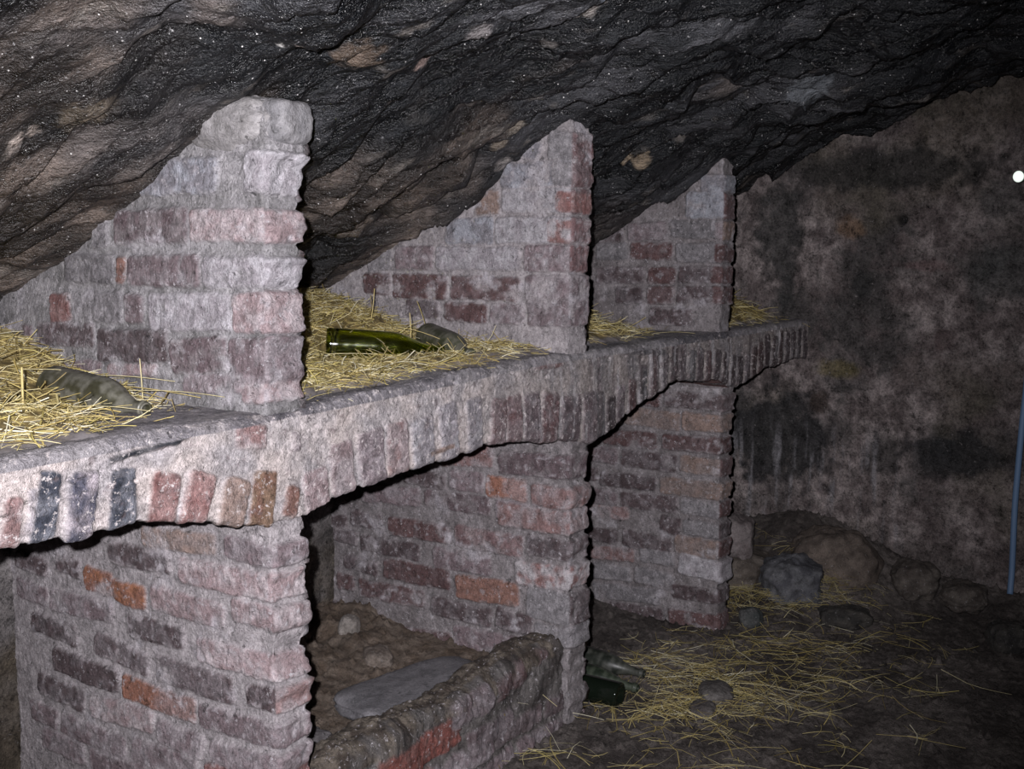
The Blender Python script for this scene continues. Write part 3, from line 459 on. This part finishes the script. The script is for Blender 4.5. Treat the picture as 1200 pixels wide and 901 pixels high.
for a in CAPS:
    o=stone(*a,name='capstone');o['label']=a[3];del o['category'];o.parent=UP1;o.location=[o.location[i]-UP1.location[i] for i in range(3)]
# ---------------------------------------------------------------- bottles
def bottle(name,mat,base,mouth,L,R,label,cols=None,neck_r=.014,roll=0.):
    prof=[(0,.022),(R*.45,.018),(R*.8,.004),(R*.93,0),(R,.006),(R,.04),(R,L*.50),(R*.985,L*.56),(R*.92,L*.62),(R*.78,L*.68),(R*.58,L*.745),(R*.44,L*.80),(neck_r*1.08,L*.86),(neck_r,L*.93),(neck_r,L*.955)]
    lip=[(neck_r,L*.95),(neck_r+.0035,L*.952),(neck_r+.004,L*.965),(neck_r+.004,L*.975),(neck_r+.001,L*.98),(neck_r+.001,L*.997),(neck_r-.002,L),(neck_r-.004,L*.997),(neck_r-.004,L*.93)]
    inner=[(neck_r-.004,L*.93),(neck_r-.004,L*.86),(R*.40,L*.79),(R*.72,L*.68),(R*.86,L*.61),(R-.004,L*.5),(R-.004,.03),(R*.6,.022),(0,.03)]
    def lathe(nm,pr,par,smooth=4):
        # densify for round shoulders
        pr=np.array(pr);s=np.concatenate([[0],np.cumsum(np.hypot(*np.diff(pr,axis=0).T))]);ss=np.linspace(0,s[-1],len(pr)*smooth)
        rr_=np.interp(ss,s,pr[:,0]);zz=np.interp(ss,s,pr[:,1]);ph=np.linspace(0,2*math.pi,64,endpoint=False)
        P=np.stack([rr_[:,None]*np.cos(ph),rr_[:,None]*np.sin(ph),zz[:,None]*np.ones(64)],-1)
        c=None
        if cols is not None:
            nn=fbm(P[...,0]*30,P[...,1]*30,P[...,2]*22,4);c=mixc(cols[0],cols[1],sstep(-.3,.35,nn+.12*np.sin(P[...,2]*260)))
        return grid_mesh(nm,P,mat,c,par,flip=False,wrap=True)
    base=np.array(base);mouth=np.array(mouth);d=(mouth-base)/np.linalg.norm(mouth-base)
    o=lathe(name,prof,None)
    from mathutils import Vector
    o.rotation_mode='QUATERNION';o.rotation_quaternion=Vector((0,0,1)).rotation_difference(Vector(d));o.location=base
    lp=lathe('lip',lip,o)
    if mat is M_green:lathe('inner_wall',inner,o)
    return tag(o,label,'bottle')
for b_ in BOTTLES:
    mt={'green':M_green,'black':M_black,'dust':M_dust}[b_[1]]
    bottle(b_[0],mt,*b_[2:])
# ---------------------------------------------------------------- straw
def strands(n,pos,spread_z,length,width,seed,dirf=None,upright=.0):
    """n bent stalks; pos(k)->(x,y,z), returns verts, faces, cols"""
    r=np.random.default_rng(seed);K=6
    c=pos(n,r);ang=r.uniform(0,2*math.pi,n)
    if dirf is not None:ang=dirf(n,r)
    tilt=r.normal(0,spread_z,n);up=r.random(n)<upright;tilt=np.where(up,r.uniform(.5,1.35,n),tilt)
    L=length[0]+(length[1]-length[0])*r.random(n)**1.8;L=np.where(up,L*.8,L)
    d=np.stack([np.cos(ang)*np.cos(tilt),np.sin(ang)*np.cos(tilt),np.sin(tilt)],-1)
    s=np.cross(d,[0,0,1.]);s/=np.linalg.norm(s,axis=1)[:,None]+1e-9;u=np.cross(s,d)
    bend=r.normal(0,.13,n);bz=r.normal(0,.10,n)-.06;kink=r.random(n)<.25;kp=r.uniform(.3,.7,n)
    w=width[0]+(width[1]-width[0])*r.random(n)**2
    t=np.linspace(-.5,.5,K)[None,:,None]
    cen=c[:,None,:]+d[:,None,:]*L[:,None,None]*t+s[:,None,:]*(bend*L)[:,None,None]*(t*t*4)+u[:,None,:]*(bz*L)[:,None,None]*(t*t*4)
    kk=np.where(kink,1.,0.)[:,None,None]*np.maximum(t+.5-kp[:,None,None],0)*L[:,None,None]*r.normal(0,.6,n)[:,None,None];cen=cen+s[:,None,:]*kk
    tw=r.uniform(0,math.pi,n)[:,None]+np.linspace(0,1,K)[None,:]*r.uniform(-1,1,n)[:,None]
    V=[]
    for j in range(3):
        a=tw+j*2*math.pi/3;fl=.45
        V.append(cen+(s[:,None,:]*np.cos(a)[...,None]+u[:,None,:]*np.sin(a)[...,None]*fl)*w[:,None,None]*.5)
    V=np.stack(V,2).reshape(-1,3) # n,K,3
    base=(np.arange(n)*K*3)[:,None,None];i=np.arange(K-1)[None,:,None]*3;j=np.arange(3)[None,None,:];j2=(j+1)%3
    F=np.stack([base+i+j,base+i+j2,base+i+3+j2,base+i+3+j],-1).reshape(-1,4)
    pal=np.array([(.50,.40,.16),(.62,.52,.24),(.42,.32,.11),(.72,.64,.38),(.30,.23,.10),(.55,.46,.16),(.85,.80,.60)])
    pc=pal[r.choice(7,n,p=[.20,.22,.13,.16,.10,.11,.08])]*(r.uniform(.75,1.15,n)[:,None])
    return V,F,np.repeat(pc,K*3,axis=0)
def straw_pile(name,label,xr,yr,hf,n,seed,length=(.03,.2),width=(.0018,.0052),upright=.03,mound=True,keep=None,extra=None,dim=1.):
    Vs=[];Fs=[];Cs=[];off=0
    def add(V,F,C):
        nonlocal off
        Vs.append(V);Fs.append(F+off);Cs.append(C);off+=len(V)
    if mound:
        gx=np.arange(xr[0],xr[1]+.006,.011);gy=np.arange(yr[0],yr[1]+.006,.011);X,Y=np.meshgrid(gx,gy,indexing='ij')
        h=hf(X,Y);Z=h+fbm(X*13,Y*13,seed*1.,3)*.016+ridged(X*40,Y*60,seed*1.,2)*.006
        c=mixc((.13,.10,.045),(.34,.26,.11),sstep(-.3,.4,fbm(X*60,Y*90,seed*1.,3)));c=mixc((.22,.20,.205),c,sstep(.0,.022,h-ztop(X)+.008*fbm(X*30,Y*30,9.,3)))
        add(np.stack([X,Y,Z],-1).reshape(-1,3),grid_faces(*X.shape),c.reshape(-1,3))
    def pos(n,r):
        x=r.uniform(xr[0],xr[1],n*3);y=r.uniform(yr[0],yr[1],n*3)
        if keep is not None:
            k=keep(x,y)>r.random(n*3);x=x[k];y=y[k]
        for (A_,B_,rd) in CLEAR:
            A_=np.array(A_);B_=np.array(B_);v=B_[:2]-A_[:2];t=np.clip(((x-A_[0])*v[0]+(y-A_[1])*v[1])/(v@v),0,1)
            k=(np.hypot(x-A_[0]-v[0]*t,y-A_[1]-v[1]*t)>rd)|(r.random(len(x))<.06);x=x[k];y=y[k]
        x=x[:n];y=y[:n]
        if len(x)<n:x=np.resize(x,n);y=np.resize(y,n)
        return np.stack([x,y,hf(x,y)+r.uniform(.001,.016 if mound else .008,n)],-1)
    add(*strands(n,pos,.24 if mound else .05,length,width,seed,upright=0.))
    if upright>0:add(*strands(max(1,int(n*upright)),pos,.2,(.05,.12),(.002,.004),seed+50,upright=1.))
    if extra:
        K=6;pal=[(.62,.5,.22),(.75,.66,.38),(.5,.4,.14)]
        for (a,b_,w,ci) in extra:
            a=np.array(a);b_=np.array(b_);t=np.linspace(0,1,K)[:,None];cen=a+(b_-a)*t
            d=(b_-a)/np.linalg.norm(b_-a);s=np.cross(d,[0,0,1.]) if abs(d[2])<.9 else np.array([.82,-.57,0]);s=s/np.linalg.norm(s);u=np.cross(s,d)
            cen=cen+u*(np.sin(t*math.pi)*.006)
            V=np.stack([cen+(s*math.cos(q)+u*math.sin(q)*.5)*w/2 for q in (0.3,2.4,4.5)],1).reshape(-1,3)
            i=np.arange(K-1)[:,None]*3;j=np.arange(3)[None,:];j2=(j+1)%3
            add(V,np.stack([i+j,i+j2,i+3+j2,i+3+j],-1).reshape(-1,4),np.tile(pal[ci%3],(K*3,1)))
    o=raw_mesh(name,np.concatenate(Vs),np.concatenate(Fs),M_straw,np.concatenate(Cs)*dim)
    set_origin(o,((xr[0]+xr[1])/2,(yr[0]+yr[1])/2,float(hf(np.array((xr[0]+xr[1])/2),np.array((yr[0]+yr[1])/2)))))
    return tag(o,label,'straw',None,'stuff')
ztop=lambda x:np.interp(x,TX,TZ)
CLEAR=[(BOTTLES[0][2],BOTTLES[0][3],.078),(BOTTLES[1][2],BOTTLES[1][3],.05),(BOTTLES[2][3],BOTTLES[2][2],.02)]+[(b_[2],b_[3],.05) for b_ in BOTTLES[3:]]
def heapA(x,y):return -.03*np.exp(-(((x-1.50)/.14)**2+((y-2.08)/.16)**2))+ztop(x)-.012+.02*sstep(1.83,1.97,y-.10*sstep(1.35,1.66,x))+.03*sstep(1.95,2.1,y)*sstep(1.72,1.6,x)+.12*sstep(2.3,2.85,y)-.04*sstep(1.3,1.7,x)*sstep(2.3,2.1,y)
straw_pile('straw','golden straw heap on the shelf under the dusty bottle nearest the camera',(.55,1.70),(1.86,2.85),heapA,4200,1,width=(.0022,.0072),extra=XA,keep=lambda x,y:sstep(1.86,1.97,y-.06*sstep(1.3,1.6,x)))
def heapB(x,y):return ztop(x)-.014+.03*sstep(1.86,1.99,y)+(.17+.05*sstep(2.5,2.0,x))*sstep(2.2,2.78,y)*sstep(3.15,2.75,x)
straw_pile('straw','golden straw heap on the shelf around the green bottle',(1.82,2.97),(1.87,2.87),heapB,6200,2,width=(.002,.006),length=(.02,.16),extra=XB,keep=lambda x,y:sstep(1.86,1.95,y-.04*sstep(2.7,2.95,x)))
def heapC(x,y):return ztop(x)-.016+.03*sstep(1.9,2.05,y)*sstep(4.1,3.5,x)+.19*sstep(1.93,2.4,y)*sstep(4.15,3.3,x)
straw_pile('straw','straw heap on the shelf between the middle and last upper partitions',(3.10,4.11),(1.88,2.87),heapC,2600,3,extra=XC,keep=lambda x,y:sstep(1.9,2.02,y-.12*sstep(3.55,3.95,x)))
def heapD(x,y):return ztop(x)-.014+.12*sstep(1.86,2.15,y)*sstep(5.15,4.9,x)
straw_pile('straw','dim straw heap on the shelf end against the end wall',(4.25,5.04),(1.87,2.8),heapD,1500,4,keep=lambda x,y:sstep(1.86,1.95,y),upright=.03)
fz=lambda x,y:floor_z(x,y)+.012
def kF(x,y):return np.clip(np.exp(-(((x-3.42)/.30)**2+((y-1.72)/.24)**2))*1.3+.45*np.exp(-(((x-3.9)/.5)**2+((y-1.45)/.35)**2))+.16*np.exp(-(((x-3.0)/.6)**2+((y-1.45)/.35)**2)),0,1)
straw_pile('loose_straw','loose straw scattered over the earth floor beside the bottles',(2.6,4.9),(.7,2.5),fz,1300,5,length=(.03,.30),width=(.0016,.0048),upright=.0,mound=False,keep=kF,dim=.8)
def heapE(x,y):return floor_z(x,y)-.01+.07*np.exp(-(((x-4.72)/.16)**2+((y-1.62)/.17)**2))+.07*np.exp(-(((x-4.44)/.13)**2+((y-1.82)/.13)**2))
def kE(x,y):return np.clip(np.exp(-(((x-4.70)/.16)**2+((y-1.58)/.15)**2))+np.exp(-(((x-4.44)/.12)**2+((y-1.82)/.11)**2))+.05,0,1)
straw_pile('straw','small brown straw heap on the floor against the rubble by the end wall',(4.2,5.0),(1.2,2.3),heapE,650,6,length=(.04,.22),width=(.002,.004),upright=.01,mound=False,keep=kE,dim=.7)
# ---------------------------------------------------------------- pipe and lamp on the end wall
def tube(name,pts,rad,mat,parent=None):
    pts=np.array(pts,float);t=np.linspace(0,len(pts)-1,60);k=np.arange(len(pts))
    c=np.stack([np.interp(t,k,pts[:,i]) for i in range(3)],1)
    for _ in range(6):c[1:-1]=(c[:-2]+2*c[1:-1]+c[2:])/4
    d=np.gradient(c,axis=0);d/=np.linalg.norm(d,axis=1)[:,None];s_=np.cross(d,[1,0,0.]);s_/=np.linalg.norm(s_,axis=1)[:,None];u=np.cross(d,s_)
    a=np.linspace(0,2*math.pi,20,endpoint=False)[None,:,None]
    P=c[:,None]+(s_[:,None]*np.cos(a)+u[:,None]*np.sin(a))*rad
    P=np.concatenate([np.repeat(c[:1,None],20,1),P,np.repeat(c[-1:,None],20,1)])
    return grid_mesh(name,P,mat,None,parent,wrap=True)
m_,nt,b=new_mat('blue_plastic');b.inputs['Base Color'].default_value=(.10,.21,.42,1);b.inputs['Roughness'].default_value=.6
n_=nd(nt,'ShaderNodeTexNoise',Scale=40.,Detail=4.);rp=nd(nt,'ShaderNodeMixRGB');rp.inputs['Color1'].default_value=(.10,.19,.36,1);rp.inputs['Color2'].default_value=(.17,.25,.38,1);nt.links.new(n_.outputs['Fac'],rp.inputs['Fac']);nt.links.new(rp.outputs[0],b.inputs['Base Color'])
o=tube('blue_hose',[(5.02,.842,1.25),(5.02,.846,.95),(5.02,.856,.78),(5.02,.868,.45),(5.02,.866,.16),(4.99,.864,.065)],.0125,m_);tag(o,'blue hose hanging down the end wall to the floor','hose')
lamp=empty('wall_lamp',(5.06,.918,1.817));tag(lamp,'small round white lamp on the dark end wall','lamp')
me,nt,b=new_mat('lamp_white');b.inputs['Base Color'].default_value=(.9,.95,.9,1);b.inputs['Emission Color'].default_value=(.92,1,.93,1);b.inputs['Emission Strength'].default_value=.9
mh,nt,b=new_mat('lamp_holder_grey');b.inputs['Base Color'].default_value=(.12,.2,.13,1);b.inputs['Roughness'].default_value=.6
q=sphere_pts(20,32);grid_mesh('bulb',q*np.array([.02,.021,.023])+np.array([-.035,0,0]),me,None,lamp,flip=True,wrap=True)
th=np.linspace(0,2*math.pi,32,endpoint=False);pr=[(0,.03),(.018,.03),(.018,.0),(.024,-.005),(.024,-.03),(.020,-.034),(0,-.034)]
P_=np.array([[(-.0+x_,r_*math.cos(t),r_*math.sin(t)) for t in th] for (r_,x_) in pr]);grid_mesh('lamp_base',P_,mh,None,lamp,wrap=True)
# ---------------------------------------------------------------- camera and flash
cam=bpy.data.cameras.new('camera');co=link(bpy.data.objects.new('camera',cam));f=1305.
cam.sensor_width=36;cam.lens=36*f/1200;cam.clip_start=.02
az=math.radians(34.5);pt=math.atan2(144.5,f)
co.location=(0,0,1.47);co.rotation_euler=(math.pi/2-pt,0,az-math.pi/2);S.camera=co
Rv=np.array([math.sin(az),-math.cos(az),0])
fl=bpy.data.lights.new('camera_flash','SPOT');fl.energy=FLASH;fl.shadow_soft_size=.012;fl.spot_size=math.radians(77);fl.spot_blend=.9;fl.color=(.99,.965,1.0)
fo=link(bpy.data.objects.new('camera_flash',fl));p=np.array([0,0,1.47])-Rv*.06+np.array([0,0,.055]);fo.location=p
fo.rotation_euler=(math.pi/2-pt,0,az-math.pi/2+math.radians(3.5))
w=bpy.data.worlds.new('world');S.world=w;w.use_nodes=True;w.node_tree.nodes['Background'].inputs[0].default_value=(.6,.65,.8,1);w.node_tree.nodes['Background'].inputs[1].default_value=.004
vs_=S.view_settings;vs_.view_transform='Standard';vs_.look='None';vs_.gamma=1;vs_.exposure=0;vs_.use_curve_mapping=False
